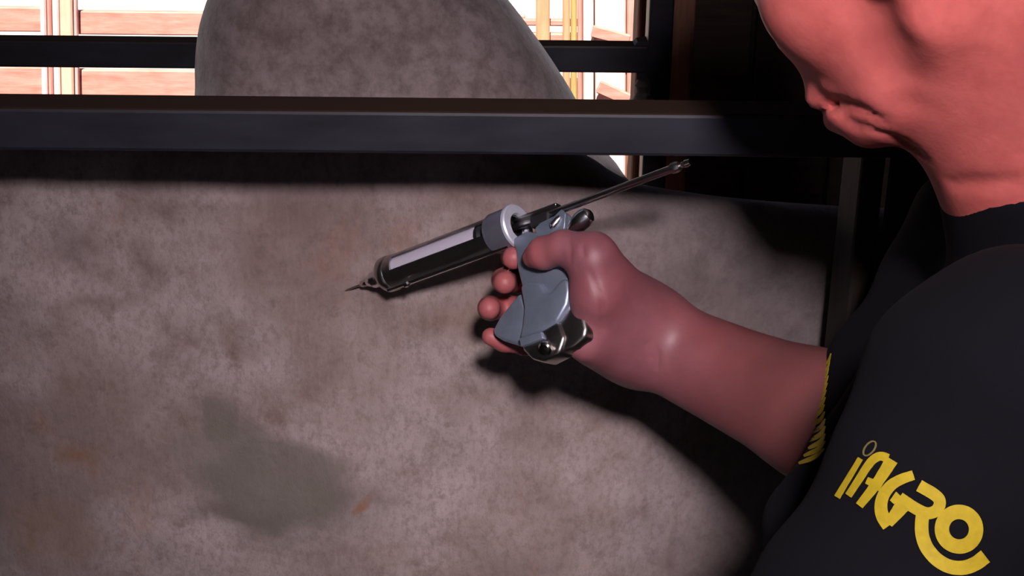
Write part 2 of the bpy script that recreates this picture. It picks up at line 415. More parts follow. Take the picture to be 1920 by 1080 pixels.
# ---------------------------------------------------------------- corral fence in the sun
YF = 4.5
cf = root('corral_fence', (-1.4, YF, 0), 'sunlit fence of pinkish horizontal boards left of the hump', 'fence')
def pxbox(name, x0, x1, y0, y1, Y, th, mat, parent, pm=None):
    pm = (x0 + x1) / 2 if pm is None else pm
    a = P(x0, (y0 + y1) / 2, Y)[0]; b = P(x1, (y0 + y1) / 2, Y)[0]; zt = P(pm, y0, Y)[2]; zb = P(pm, y1, Y)[2]
    return box(name, ((a + b) / 2, Y + th / 2, (zt + zb) / 2), (b - a, th, zt - zb), mat, parent, bevel=.004, seg=1)
pxbox('board', -500, 92, 14, 60, YF, .03, M['w_pink'], cf, 40)
pxbox('board', 93, 985, 22, 66, YF, .03, M['w_pink'], cf, 250)
pxbox('board', -500, 92, 126, 186, YF, .03, M['w_pink'], cf, 40)
pxbox('board', 93, 985, 132, 194, YF, .03, M['w_pink'], cf, 250)
for y in (250, 310): pxbox('board', -500, 985, y, y + 46, YF, .03, M['w_pink'], cf, 250)
def vert(name, x0, x1, Y, th, mat, parent, top=-60, lean=0.):
    """an upright plank; lean is the sideways drift in the view over the visible height"""
    xm = (x0 + x1) / 2; A_ = P(xm - lean / 2, 0, Y); B_ = P(xm + lean / 2, 190, Y); e = (A_ - B_) / np.linalg.norm(A_ - B_)
    foot = B_ - e * (B_[2] / e[2]); head = A_ + e * .2; L = np.linalg.norm(head - foot)
    wd = P(x1, 95, Y)[0] - P(x0, 95, Y)[0]; xa = np.cross((0, 1, 0), e)
    return box(name, (head + foot) / 2 + np.array([0, th / 2, 0]), (wd, th, L), mat, parent, ax=np.array([xa, (0, 1, 0), e]), bevel=.005, seg=1)
vert('fence_post', 76, 87, YF - .03, .03, M['w_pale'], cf, lean=4)
vert('fence_post', 89, 97, YF - .03, .03, M['w_pinkv'], cf, lean=4)
vert('fence_post', 99, 111, YF - .04, .04, M['w_pale'], cf, lean=4)
vert('fence_post', 113, 136, YF - .045, .04, M['w_tanpale'], cf, lean=4)
vert('fence_post', 137, 144, YF - .03, .03, M['w_pale'], cf, lean=4)
vert('fence_post', -420, -370, YF - .05, .05, M['w_tan'], cf, lean=4)

gt = root('corral_gate', (.5, YF - .1, 0), 'sunlit gate of mixed upright planks between hump and post', 'gate')
YG = YF - .12
vert('gate_plank', 1005, 1031, YG, .04, M['w_tan'], gt)
vert('gate_plank', 1055, 1069, YG, .03, M['w_tan'], gt)
vert('gate_plank', 1070, 1082, YG + .004, .03, M['w_yellow'], gt)
vert('gate_plank', 1083, 1091, YG + .002, .03, M['w_pinkv'], gt)
vert('gate_plank', 1094, 1113, YG, .03, M['w_pale'], gt)
vert('gate_plank', 1116, 1173, YG + .006, .03, M['w_pale'], gt)
vert('gate_plank', 1176, 1197, YG + .002, .03, M['w_pinkv'], gt)
vert('gate_plank', 1199, 1260, YG + .002, .03, M['w_tan'], gt)
vert('gate_plank', 1108, 1122, YG + .04, .02, M['post_dark'], gt)
vert('gate_plank', 1168, 1180, YG + .04, .02, M['post_red'], gt)
vert('gate_plank', 1086, 1098, YG + .04, .02, M['post_red'], gt)
pxbox('gate_rail', 940, 1260, 38, 50, YG + .062, .03, M['w_pink'], gt, 1100)
pxbox('gate_rail', 940, 1260, 64, 108, YG + .062, .03, M['w_pink'], gt, 1100)
pxbox('gate_rail', 940, 1260, 150, 200, YG + .062, .03, M['w_pink'], gt, 1100)
def slant(a, b, wpx, Y, mat):
    A, B_ = P(*a, Y), P(*b, Y); d = B_ - A; L = np.linalg.norm(d); ex = d / L; ez = np.cross(ex, (0, 1, 0)); 
    box('gate_brace', (A + B_) / 2, (L, .02, wpx * Y / .93 / FPX), mat, gt, ax=np.array([ex, (0, 1, 0), ez]), bevel=.003, seg=1)
slant((1110, 58), (1180, 76), 20, YG - .022, M['w_pink'])
slant((1122, 162), (1180, 188), 22, YG - .022, M['w_pink'])

# ================================================================== the zebu
def xy(pts): return np.array(pts, np.float32)
TORSO = catmull([(-.5, 1.52), (-.3, 1.545), (.0, 1.545), (.065, 1.522), (.10, 1.50), (.15, 1.486), (.316, 1.474), (.9, 1.46), (1.3, 1.46), (1.46, 1.36), (1.5, 1.12), (1.36, .84), (1.05, .72), (.4, .60), (-.1, .62), (-.38, .74), (-.52, 1.0)], 3)
NECK = catmull([(-.25, 1.545), (-.4, 1.53), (-.6, 1.515), (-.8, 1.51), (-.98, 1.49), (-1.05, 1.38), (-.95, 1.15), (-.7, .92), (-.42, .72), (-.2, .8), (-.1, 1.2)], 3)
HUMP = catmull([(-.318, 1.40), (-.33, 1.50), (-.333, 1.56), (-.318, 1.625), (-.28, 1.685), (-.21, 1.72), (-.12, 1.715), (-.06, 1.685), (-.012, 1.635), (.03, 1.58), (.066, 1.525), (.088, 1.477), (.12, 1.43), (.12, 1.3), (-.2, 1.28)], 3)
FOLDS = [[(238, 690), (252, 780), (246, 860), (270, 940)], [(345, 960), (300, 900), (262, 850)], [(480, 370), (500, 420)], [(60, 380), (130, 470), (170, 560), (180, 640)],
         [(640, 690), (660, 780), (720, 900), (720, 1000)], [(300, 430), (310, 520), (280, 640), (290, 760)], [(1330, 950), (1400, 1000), (1430, 1080)], [(1290, 960), (1370, 1020), (1400, 1090)], [(700, 560), (760, 700), (780, 800)]]
FOLDS = [[(P(a, b, 1.215)[0], P(a, b, 1.215)[2]) for a, b in q] for q in FOLDS]
TX, TZ, TS = -1.6, -.1, .006
_gx, _gz = np.arange(TX, 1.85, TS), np.arange(TZ, 1.9, TS)
_g2 = np.stack(np.meshgrid(_gx, _gz, indexing='ij'), -1).reshape(-1, 2).astype(np.float32)
def table(vals): return vals.reshape(len(_gx), len(_gz)).astype(np.float32)
T_TORSO, T_NECK, T_HUMP = (table(poly_in(_g2, q)) for q in (TORSO, NECK, HUMP))
def fold_depth(q2):
    gg = np.zeros(len(q2), np.float32)
    for fo in FOLDS:
        m = np.full(len(q2), 1e9, np.float32)
        for i in range(len(fo) - 1):
            a = np.array(fo[i], np.float32); ab = np.array(fo[i + 1], np.float32) - a; q = q2 - a
            t = np.clip(q @ ab / float(ab @ ab), 0, 1); e = q - t[:, None] * ab; m = np.minimum(m, (e * e).sum(1))
        gg = np.maximum(gg, np.exp(-m / (2 * .006 ** 2)))
    return gg
T_FOLD = table(fold_depth(_g2))
def look(T, fx, fz, ix, iz):
    a = T[ix, iz] * (1 - fz) + T[ix, iz + 1] * fz; b = T[ix + 1, iz] * (1 - fz) + T[ix + 1, iz + 1] * fz
    return a * (1 - fx) + b * fx
def cow_field(p):
    x, y, z = p[:, 0], p[:, 1] - 1.46, p[:, 2]
    ux, uz = (x - TX) / TS, (z - TZ) / TS; ix = np.clip(ux.astype(int), 0, len(_gx) - 2); iz = np.clip(uz.astype(int), 0, len(_gz) - 2); fx, fz = ux - ix, uz - iz
    ay = np.abs(y)
    uz2 = uz + .4 * np.maximum(y + .18, 0) * (z > 1.2) / TS; iz2 = np.clip(uz2.astype(int), 0, len(_gz) - 2); fz2 = uz2 - iz2   # the back slopes down from the near shoulder
    def slab(T, W, R):
        d = look(T, fx, fz, ix, iz) if T is T_HUMP else look(T, fx, fz2, ix, iz2)
        a = np.maximum(R - d, 0); b = np.maximum(ay - W + R, 0)
        return np.sqrt(a * a + b * b) - R + np.minimum(np.maximum(R - d, ay - W + R), 0) * .3
    wob = .008 * np.sin(9 * x + 2.1 * z + .4) * np.sin(7 * z - 3 * x) + .004 * np.sin(23 * x - 8 * z) * np.sin(19 * z + 6 * x + 1) + .0015 * np.sin(61 * x + 17 * z) * np.sin(47 * z - 22 * x)
    W = .246 + wob - .06 * np.clip((x - .08) / .3, 0, 1) 
    d = slab(T_TORSO, W, .06)
    d = smin(d, slab(T_NECK, .236 + wob - .12 * np.clip((-.5 - x) / .5, 0, 1), .06), .03)
    d = smin(d, slab(T_HUMP, .112 + .6 * wob, .105), .05)
    def part(mask, fn, k):
        if mask.any(): d[mask] = smin(d[mask], fn(p[mask]), k)
    for (lx, ly, top) in ((-.2, .14, .8), (1.3, .115, .95)):
        for s in (-1, 1):
            k = .06 if lx > 0 else 0
            part((z < 1.0) & (np.abs(x - lx) < .35), lambda q: chain(q, [(lx, 1.46 + s * ly, top), (lx + k + .01, 1.46 + s * ly, .45), (lx + k, 1.46 + s * ly, .12), (lx - .02 + k, 1.46 + s * ly, .035)], [.12, .055, .04, .05]), .08)
    left = x < -.6
    part(left, lambda q: chain(q, [(-.95, 1.46, 1.40), (-1.12, 1.46, 1.22), (-1.32, 1.46, .98)], [.115, .10, .07]), .06)
    for s in (-1, 1): part(left, lambda q: chain(q, [(-.97, 1.46 + s * .08, 1.42), (-.98, 1.46 + s * .17, 1.36), (-.99, 1.46 + s * .24, 1.24)], [.025, .045, .012]), .02)
    part(x > 1.2, lambda q: chain(q, [(1.46, 1.46, 1.36), (1.54, 1.46, 1.2), (1.55, 1.46, .5)], [.04, .025, .02]), .03)
    part((x < .2) & (z < 1.3), lambda q: chain(q, [(-.75, 1.46, 1.0), (-.5, 1.46, .68), (-.2, 1.46, .62)], [.05, .04, .04]), .08)   # dewlap
    return d + np.where(y < -.12, .0022 * look(T_FOLD, fx, fz, ix, iz), 0)
v, f = surface_net(cow_field, (-1.5, 1.1, -.02), (1.75, 1.82, 1.8), .0075)
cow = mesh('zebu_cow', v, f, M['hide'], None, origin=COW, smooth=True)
tag(cow, 'pale grey zebu cow with a tall shoulder hump standing in the chute', 'cow')
for s in (-1, 1):
    lathe('eye', (-1.085, 1.46 + s * .085, 1.30), (0, s, 0), [(-.01, .017), (0, .018), (.01, .014), (.015, .006)], M['eye'], cow, 16)
    a = np.array([-.97, 1.46 + s * .07, 1.5]); hv, hf = [], []
    lathe('horn', (-.96, 1.46 + s * .06, 1.46), (-.1, s * .5, .8), [(0, .026), (.04, .022), (.09, .014), (.12, .004)], M['horn'], cow, 16)

# ================================================================== the syringe gun
A = P(726, 515, 1.195); B = P(968, 425, 1.125)
ex = B - A; LB = np.linalg.norm(ex); ex /= LB
h = .925 * (.10 * RT - .99 * UP) - .38 * FW
h = h - ex * (h @ ex); ez = -h / np.linalg.norm(h); ey = np.cross(ez, ex)
LX = np.array([ex, ey, ez])
def L2W(x, y, z): return B + x * ex + y * ey + z * ez
def LP(px, py, yl):
    d = FW + RT * (px - 960) / FPX + UP * (540 - py) / FPX
    o = B + yl * ey; t = ((o - CAM) @ ey) / (d @ ey); return CAM + d * t
def loc(w_): q = w_ - B; return np.array([q @ ex, q @ ey, q @ ez])
sy = root('vaccine_syringe', B, 'chrome pistol-grip veterinary syringe held in the hand, needle at the hide', 'syringe')
R0 = .0158
# slotted chrome sleeve: a tube with an open window on both sides
def tube_slot():
    n = 64; v = []; f = []
    xs = [-LB + .006, -LB + .016] + list(np.linspace(-LB + .018, -.022, 8)) + [-.018, -.004]
    Ro, Ri = R0, R0 - .0015
    for xx in xs:
        for r in (Ro, Ri):
            for k in range(n):
                q = 2 * math.pi * k / n; v.append(L2W(xx, r * math.cos(q), r * math.sin(q)))
    def vid(i, o, k): return (i * 2 + o) * n + k % n
    def open_(i, k):
        if not (2 <= i <= len(xs) - 4): return False
        q = math.degrees(2 * math.pi * (k + .5) / n) % 360
        return any(abs((q - c + 180) % 360 - 180) < 27 for c in (172, 352))
    for i in range(len(xs) - 1):
        for k in range(n):
            if open_(i, k): continue
            f.append([vid(i, 0, k), vid(i, 0, k + 1), vid(i + 1, 0, k + 1), vid(i + 1, 0, k)])
            f.append([vid(i, 1, k), vid(i + 1, 1, k), vid(i + 1, 1, k + 1), vid(i, 1, k + 1)])
            for dk, e in ((-1, k), (1, k + 1)):
                if open_(i, k + dk): f.append([vid(i, 0, e), vid(i + 1, 0, e), vid(i + 1, 1, e), vid(i, 1, e)])
            for di, e in ((-1, i), (1, i + 1)):
                if 0 <= i + di < len(xs) - 1 and open_(i + di, k): f.append([vid(e, 0, k), vid(e, 0, k + 1), vid(e, 1, k + 1), vid(e, 1, k)])
    for i in (0, len(xs) - 1):
        for k in range(n): f.append([vid(i, 0, k), vid(i, 0, k + 1), vid(i, 1, k + 1), vid(i, 1, k)])
    return np.array(v), f
v, f = tube_slot(); o = mesh('barrel_sleeve', v, f, M['chrome_dark'], sy, smooth=True); sharp(o)
lathe('glass_tube', L2W(-LB + .008, 0, 0), ex, [(0, .0138), (LB - .014, .0138)], M['glass'], sy, 40, caps=False)
lathe('fluid', L2W(-LB + .009, 0, 0), ex, [(0, .0132), (LB - .047, .0132)], M['fluid'], sy, 40)
lathe('piston', L2W(-.0375, 0, 0), ex, [(0, .0133), (.004, .0136), (.006, .011), (.01, .011), (.012, .0133), (.018, .0133), (.019, .006)], M['rubber'], sy, 40)
lathe('front_cap', L2W(-LB - .004, 0, 0), ex, [(0, .011), (.0015, .0148), (.004, .0166), (.0105, .0168), (.012, .016)], M['chrome_dark'], sy, 40)
lathe('nozzle', L2W(-LB - .026, 0, 0), ex, [(0, .0035), (.003, .0052), (.008, .0056), (.0085, .0078), (.016, .0082), (.0165, .0095), (.023, .0105)], M['chrome'], sy, 24)
lathe('needle_hub', L2W(-LB - .036, 0, 0), ex, [(0, .0010), (.003, .003), (.0085, .0036), (.011, .0036)], M['needle'], sy, 20)
lathe('needle', L2W(-LB - .056, 0, 0), ex, [(0, .0002), (.004, .0009), (.021, .001)], M['needle'], sy, 12)
# slim chrome tie rod along the lower side of the barrel, with its nut
o0 = L2W(-LB + .004, -.004, -.0172)
lathe('tie_rod', o0, ex, [(0, .0012), (.001, .002), (LB - .01, .002)], M['chrome'], sy, 14)
lathe('tie_rod_nut', L2W(-LB + .026, -.0048, -.0185), ex, [(0, .0009), (.001, .0028), (.005, .0028), (.006, .0009)], M['chrome'], sy, 10)
# rear collar: open ring around the plunger rod
lathe('collar', L2W(-.024, 0, 0), ex, [(0, .0150), (.0, .0172), (.003, .0182), (.022, .0184), (.022, .0100)], M['cast_blue'], sy, 48, caps=False)
lathe('collar_ring', L2W(-.002, 0, 0), ex, [(0, .0105), (0, .0186), (.0012, .0196), (.0036, .0196), (.0048, .0186), (.0050, .0112), (.002, .0104)], M['ring'], sy, 48, caps=False)
lathe('collar_bore', L2W(-.009, 0, 0), ex, [(0, .0102), (.001, .0098)], M['rubber'], sy, 32)
re = LP(1268, 312, 0); xe = loc(re)[0]
lathe('plunger_rod', L2W(-.02, 0, 0), ex, [(0, .0031), (xe + .014, .0031), (xe + .016, .0042), (xe + .02, .0046), (xe + .023, .0036)], M['chrome_dark'], sy, 20)
lathe('rod_tip', L2W(xe + .003, 0, 0), ex, [(0, .002), (.005, .0024), (.006, .0032), (.010, .0026)], M['needle'], sy, 14)
def lbox(name, c, s, mat, bevel=.0012, rot=0.):
    cr, sr = math.cos(rot), math.sin(rot); ax = np.array([ex * cr + ez * sr, ey, ez * cr - ex * sr])
    o = box(name, L2W(*c), s, mat, sy, ax=ax, bevel=bevel, seg=3); return o
lbox('rod_guide', (.024, .0, .0052), (.045, .008, .0028), M['chrome_dark'])
lbox('guide_block', (.028, 0, -.003), (.020, .0095, .010), M['rubber'], .002)
# yoke and thumb lever behind the collar
def plate(name, pix, y0, y1, mat, bev=.0014):
    pts = [loc(LP(a, b, (y0))) for a, b in pix]; n = len(pts)
    bm = bmesh.new(); lower = [bm.verts.new((q[0], y0, q[2])) for q in pts]; fc = bm.faces.new(lower)
    r = bmesh.ops.extrude_face_region(bm, geom=[fc]); vv = [e for e in r['geom'] if isinstance(e, bmesh.types.BMVert)]
    bmesh.ops.translate(bm, vec=(0, y1 - y0, 0), verts=vv)
    ed = [e for e in bm.edges if e.calc_length() > 0]
    bmesh.ops.recalc_face_normals(bm, faces=bm.faces)
    bmesh.ops.bevel(bm, geom=[e for e in bm.edges if e.is_manifold and e.calc_face_angle(0) > .6], offset=bev, segments=3, affect='EDGES', profile=.5)
    v, f = bm_out(bm); v = B + v @ LX
    o = mesh(name, v, f, mat, sy, smooth=True); sharp(o, 50); return o
plate('yoke_plate', [(1003, 428), (1012, 418), (1040, 404), (1052, 392), (1060, 400), (1058, 428), (1040, 440), (1008, 446)], -.005, -.0015, M['cast'], .0008)
plate('yoke_plate', [(1003, 428), (1012, 418), (1040, 404), (1060, 398), (1075, 412), (1062, 432), (1040, 440), (1008, 446)], .003, .0065, M['cast'], .0008)
q0, q1 = LP(1036, 424, -.006), LP(1050, 408, -.004)
lathe('pivot_pin', q0, q1 - q0, [(-.002, .001), (0, .0035), (.006, .0042), (.010, .003), (.011, .001)], M['chrome'], sy, 20)
q0, q1 = LP(1070, 432, .0), LP(1104, 402, .0)
lathe('thumb_lever', q0, q1 - q0, [(-.002, .003), (.002, .0058), (.009, .0078), (.016, .0082), (.021, .0066), (.0235, .003)], M['chrome'], sy, 28)
# the grip: narrow cast neck, flared handle plates, end cap and screw
GN = [(958, 448), (966, 474), (969, 505), (978, 540), (980, 570), (1030, 575), (1064, 560), (1068, 500), (1064, 462), (1040, 444), (1005, 436), (985, 432)]
plate('grip_neck', GN, -.0075, .009, M['cast'], .003)
plate('grip_body', [(974, 536), (990, 528), (1013, 528), (1019, 544), (1030, 548), (1043, 532), (1053, 521), (1064, 524), (1066, 545), (1062, 570), (1044, 603), (1013, 621), (972, 634), (978, 610), (981, 575)], -.0115, .011, M['cast'], .003)
plate('grip_front', [(974, 548), (955, 570), (936, 594), (923, 617), (924, 628), (940, 638), (966, 646), (984, 640), (990, 590)], -.0045, .012, M['cast'], .003)
plate('grip_back', [(1058, 505), (1070, 522), (1080, 548), (1092, 585), (1099, 615), (1096, 632), (1075, 650), (1048, 662), (1030, 640), (1044, 590)], -.0065, .013, M['chrome_dark'], .0035)
plate('end_cap', [(972, 632), (1013, 619), (1046, 600), (1058, 632), (1048, 662), (1018, 677), (996, 673), (980, 657)], -.0095, .009, M['chrome_dark'], .003)
plate('end_band', [(972, 634), (1014, 621), (1018, 634), (976, 650)], -.0125, .009, M['cast'], .001)
sc0 = LP(1028, 648, -.009)
lathe('grip_screw', sc0, -ey * .75 - ez * .6, [(-.004, .004), (.002, .0042), (.0025, .0056), (.006, .0058), (.0075, .0045), (.008, .001)], M['needle'], sy, 24)

# ================================================================== the man
HO = np.array([.2335, .8231, 1.7956])
def rot_zyx(a, b, c):
    ca, sa, cb, sb, cc, sc_ = math.cos(a), math.sin(a), math.cos(b), math.sin(b), math.cos(c), math.sin(c)
    return np.array([[ca, -sa, 0], [sa, ca, 0], [0, 0, 1]]) @ np.array([[cb, 0, sb], [0, 1, 0], [-sb, 0, cb]]) @ np.array([[1, 0, 0], [0, cc, -sc_], [0, sc_, cc]])
HM = rot_zyx(math.radians(139.5), math.radians(34.7), math.radians(-5.2))
def H2W(q): return HO + HM @ np.asarray(q, float)
NB = np.array([.362, .85, 1.60])
man = root('person', (.45, .85, 0), 'man in black T-shirt with yellow print reaching out with a syringe', 'person')

def hand_field(p):
    wr_ = P(1208, 632, 1.095)
    top, bot = P(1222, 606, 1.095), P(1196, 662, 1.09)
    mid, low = P(1372, 707, 1.045), P(1542, 783, .985)
    elb = P(1650, 830, .95); sh = np.array([.385, 1.03, 1.52])
    arm = chain(p, [top, P(1382, 690, 1.045), P(1548, 765, .985)], [.0245, .032, .040])
    arm = smin(arm, chain(p, [bot, P(1362, 724, 1.04), P(1535, 800, .98)], [.0225, .033, .041]), .03)
    arm = smin(arm, chain(p, [low, elb, sh], [.042, .046, .058]), .03)
    # palm
    mc = [LP(1092, 486, .040), LP(1094, 535, .045), LP(1096, 590, .043), LP(1098, 636, .037)]
    mr = [.0155, .0155, .015, .014]
    palm = arm
    wp = [top, (top * 2 + bot) / 3, (top + 2 * bot) / 3, bot]
    for a, b, r in zip(wp, mc, mr): palm = smin(palm, rc(p, a, b, .021, r), .02)
    # thenar and hypothenar
    t_mcp = LP(1112, 480, -.008)
    palm = smin(palm, rc(p, P(1205, 600, 1.085), t_mcp, .025, .0178), .034)
    palm = smin(palm, rc(p, P(1180, 630, 1.075), LP(1118, 560, .004), .022, .020), .03)
    palm = smin(palm, rc(p, P(1190, 668, 1.08), LP(1100, 640, .016), .021, .017), .02)
    out = palm
    def finger(pts, rad):
        d = None
        for i in range(len(pts) - 1):
            e = rc(p, pts[i], pts[i + 1], rad[i], rad[i + 1]); d = e if d is None else smin(d, e, .004)
        return d
    thumb = finger([t_mcp, LP(1056, 464, -.0175), LP(1018, 475, -.0185), LP(1000, 482, -.0175)], [.0172, .0138, .0132, .0092])
    FG = [(finger([mc[0], LP(985, 474, .036), LP(963, 482, .017), LP(963, 484, .000)], [.0135, .0105, .0104, .0096])),
          (finger([mc[1], LP(968, 524, .040), LP(945, 526, .018), LP(946, 530, .000)], [.0135, .0108, .0104, .0096])),
          (finger([mc[2], LP(946, 576, .040), LP(919, 578, .020), LP(917, 578, .003)], [.013, .0105, .0102, .0094])),
          (finger([mc[3], LP(985, 645, .030), LP(945, 640, .018), LP(920, 631, .008)], [.0115, .0092, .0086, .0076]))]
    out = smin(out, thumb, .010)
    res = out
    for fg in FG: res = np.minimum(res, smin(out, fg, .007))
    return res
def hsurf(px, py, lift=.0005):
    return surf(hand_field, px, py, .9, lift)
def head_base(p):
    q = ((p - HO.astype(np.float32)) @ HM.astype(np.float32)).astype(np.float32)
    s = q.copy(); s[:, 1] = np.abs(s[:, 1])
    d = ell(q, (-.015, 0, .055), (.1, .078, .092))
    d = smin(d, ell(q, (.05, 0, -.015), (.055, .056, .078)), .04)
    d = smin(d, rc(s, (.0, .05, -.045), (.07, .018, -.084), .024, .017), .03)     # jaw
    d = smin(d, ell(s, (.06, .036, -.008), (.034, .027, .03)), .025)               # cheek
    d = smin(d, ell(q, (.088, 0, -.092), (.015, .02, .013)), .015)                  # chin
    d = smin(d, ell(q, (.088, 0, -.066), (.022, .034, .026)), .015)                # muzzle
    d = smin(d, rc(q, (.09, 0, .038), (.104, 0, -.012), .009, .010), .014)        # nose
    d = smin(d, ell(s, (.100, .012, -.020), (.011, .009, .009)), .008)
    d = smin(d, rc(s, (.088, .014, .058), (.072, .05, .056), .012, .01), .015)     # brow
    d = smax(d, -ell(s, (.098, .034, .034), (.016, .02, .013)), .012)              # eye socket
    d = np.minimum(d, ell(s, (.076, .033, .034), (.0135, .0135, .0125)))
    d = smin(d, ell(q, (.1065, 0, -.0595), (.0085, .024, .0075)), .006)            # upper lip
    d = smin(d, ell(q, (.1035, 0, -.0775), (.0095, .022, .0085)), .006)            # lower lip
    groove = np.abs(ell(s, (.085, 0, -.0685), (.032, .034, .0025)))
    d = smax(d, -ell(s, (.092, 0, -.0685), (.032, .033, .0026)), .004)             # mouth line
    d = smax(d, -rc(s, (.098, .032, -.05), (.082, .040, -.085), .0025, .002), .008)
    d = smin(d, rc(p, P(1508, -50, .865), P(1580, 142, .855), .033, .020), .012)   # full cheek hanging over the mouth corner
    # ears
    e = ell(s, (-.014, .081, .016), (.022, .0065, .036)); e = smin(e, ell(s, (-.006, .078, -.015), (.010, .006, .011)), .01)
    e = smax(e, -ell(s, (-.008, .091, .019), (.012, .006, .022)), .004)
    d = smin(d, e, .016)
    # neck down to the shoulders
    d = smin(d, rc(p, H2W((-.03, 0, -.03)), NB, .064, .066), .03)
    d = smin(d, rc(p, H2W((.025, 0, -.07)), NB + np.array([-.01, 0, .0]), .03, .055), .035)
    return d
def surf(field, px, py, y0=.6, lift=0.):
    d = FW + RT * (px - 960) / FPX + UP * (540 - py) / FPX; d = d / np.linalg.norm(d); t = y0 / d[1]
    for _ in range(200):
        e = float(field((CAM + d * t)[None].astype(np.float32))[0]); t += max(e, -.002) * .6
        if abs(e) < 2e-5 or t > 2: break
    return CAM + d * (t - lift)
HEAD_CREASES = [([(1532, 191), (1572, 196), (1615, 207), (1655, 228)], .0032, .006, -.0), ([(1672, 258), (1700, 274), (1726, 292)], .0024, .007, -.0005), ([(1600, 238), (1625, 242), (1660, 256)], .002, .006, .0012),
                ([(1632, 50), (1650, 110), (1676, 170), (1690, 205)], .012, .022, .0124), ([(1786, 352), (1815, 350), (1850, 349), (1900, 345)], .004, .008, .0032)]
HEAD_CREASES = [([surf(head_base, a, b, .6, l) for a, b in q], r, k) for q, r, k, l in HEAD_CREASES]
def head_field(p):
    d = head_base(p)
    for pts, r, k in HEAD_CREASES: d = smax(d, -chain(p, pts, [r * .6] + [r] * (len(pts) - 2) + [r * .5]), k)
    return d
def trunk_field(p, g_=0.0):
    d = rc(p, (.40, .77, 1.49), (.40, .95, 1.49), .10 + g_, .10 + g_)
    d = smin(d, rc(p, (.355, .80, 1.37), (.355, .93, 1.37), .125 + g_, .125 + g_), .1)
    d = smin(d, rc(p, (.39, .80, 1.18), (.39, .91, 1.18), .135 + g_, .135 + g_), .1)
    d = smin(d, rc(p, (.45, .79, .98), (.45, .92, .98), .125 + g_, .125 + g_), .1)
    d = smin(d, rc(p, NB + np.array([.01, 0, -.03]), (.41, .86, 1.50), .062 + g_, .09 + g_), .06)
    return d
LS = np.array([.272, .68, 1.565]); LE = np.array([.135, .63, 1.32]); LH = np.array([-.02, .72, 1.13])
def legs(p, g_=0.):
    d = None
    for s in (-1, 1):
        y = .855 + s * .1
        e = chain(p, [(.45, y, .95), (.43, y + s * .02, .5), (.46, y + s * .03, .1)], [.10 + g_, .068 + g_, .05 + g_])
        d = e if d is None else np.minimum(d, e)
    return d
def body_field(p):
    d = smin(head_field(p), trunk_field(p, -.012), .02)
    d = smin(d, rc(p, (.34, .74, 1.53), LS, .05, .052), .05)
    d = smin(d, chain(p, [LS, LE, LH], [.055, .043, .03]), .03)
    d = smin(d, rc(p, (.40, .93, 1.52), (.385, 1.03, 1.52), .06, .055), .05)
    for i, a in enumerate((-.03, -.01, .01, .03)):
        d = smin(d, chain(p, [LH, LH + np.array([-.05, .03 + a * .3, -.07 + a]), LH + np.array([-.055, .075 + a * .3, -.10 + a])], [.018, .009, .007]), .006)
    d = smin(d, chain(p, [LH + np.array([0, 0, .01]), LH + np.array([-.01, -.035, -.04]), LH + np.array([-.04, -.03, -.075])], [.017, .011, .009]), .008)
    return smin(d, legs(p, -.012), .06)
HAND_CREASES = [([(1066, 452), (1070, 470), (1068, 487)], .0009), ([(1092, 462), (1093, 478)], .0012), ([(1222, 640), (1234, 664), (1232, 690)], .0011), ([(1212, 645), (1222, 672)], .0009), ([(1105, 510), (1128, 560), (1130, 620)], .0008)]
HAND_CREASES = [([hsurf(a, b, .0006) for a, b in q], r) for q, r in HAND_CREASES]
def hand_final(p):
    d = hand_field(p)
    for pts, r in HAND_CREASES: d = smax(d, -chain(p, pts, [r] * len(pts)), .003)
    return d
v1, f1 = surface_net(hand_final, (-.03, .86, 1.24), (.50, 1.24, 1.64), .0020)
v2, f2 = surface_net(body_field, (-.16, .50, .0), (.62, 1.16, 1.96), .0042)
hv = np.linalg.norm(v2 - HO, axis=1) < .3
body = mesh('body', np.concatenate([v1, v2]), np.concatenate([f1, f2 + len(v1)]), M['skin'], man, smooth=True)
fl = np.concatenate([.28 * np.clip((.04 - v1[:, 0]) / .04, 0, 1), np.where(hv, .74, 0)]).astype(np.float32)
at = body.data.attributes.new('flush', 'FLOAT', 'POINT'); at.data.foreach_set('value', fl)

tn = np.concatenate([.75 * np.clip((v1[:, 0] - .10) / .09, 0, 1), np.zeros(len(v2))]).astype(np.float32)
at = body.data.attributes.new('tan', 'FLOAT', 'POINT'); at.data.foreach_set('value', tn)
# thumbnail on the gripping hand and eyes in the head
NAX = H2W((-.03, 0, -.03)) - NB; NAX /= np.linalg.norm(NAX)
COLP = surf(head_field, 1835, 374)
def shirt_field(p):
    d = trunk_field(p, .006)
    sl = rc(p, LS, LS + (LE - LS) * .95, .070, .066)
    d = smin(d, sl, .03)
    d = smin(d, rc(p, (.36, .76, 1.53), LS, .066, .066), .05)
    rs = np.array([.385, 1.03, 1.52]); re_ = P(1650, 830, .95)
    d = smin(d, rc(p, (.41, .93, 1.51), rs, .075, .07), .05)
    d = smin(d, rc(p, rs, rs + (re_ - rs) * .75, .07, .064), .03)
    # chest edge that carries the crest
    d = smin(d, rc(p, P(1716, 722, .83), P(1560, 985, .80), .036, .037), .03)
    d = smin(d, rc(p, P(1560, 985, .80), P(1530, 1180, .78), .037, .037), .03)
    d = d + .0025 * np.sin(p[:, 2] * 60 + p[:, 0] * 35) * np.sin(p[:, 1] * 30 + p[:, 2] * 21)
    d = smax(d, .93 - p[:, 2], .01)
    # round neck band
    col_ = rc(p, NB + np.array([.02, .0, -.07]), NB + NAX * .06, .080, .0735)
    col_ = smax(col_, (p - COLP.astype(np.float32)) @ NAX.astype(np.float32), .004)
    return smin(d, col_, .02)
v3, f3 = surface_net(shirt_field, (-.02, .48, .85), (.68, 1.16, 1.75), .0045)
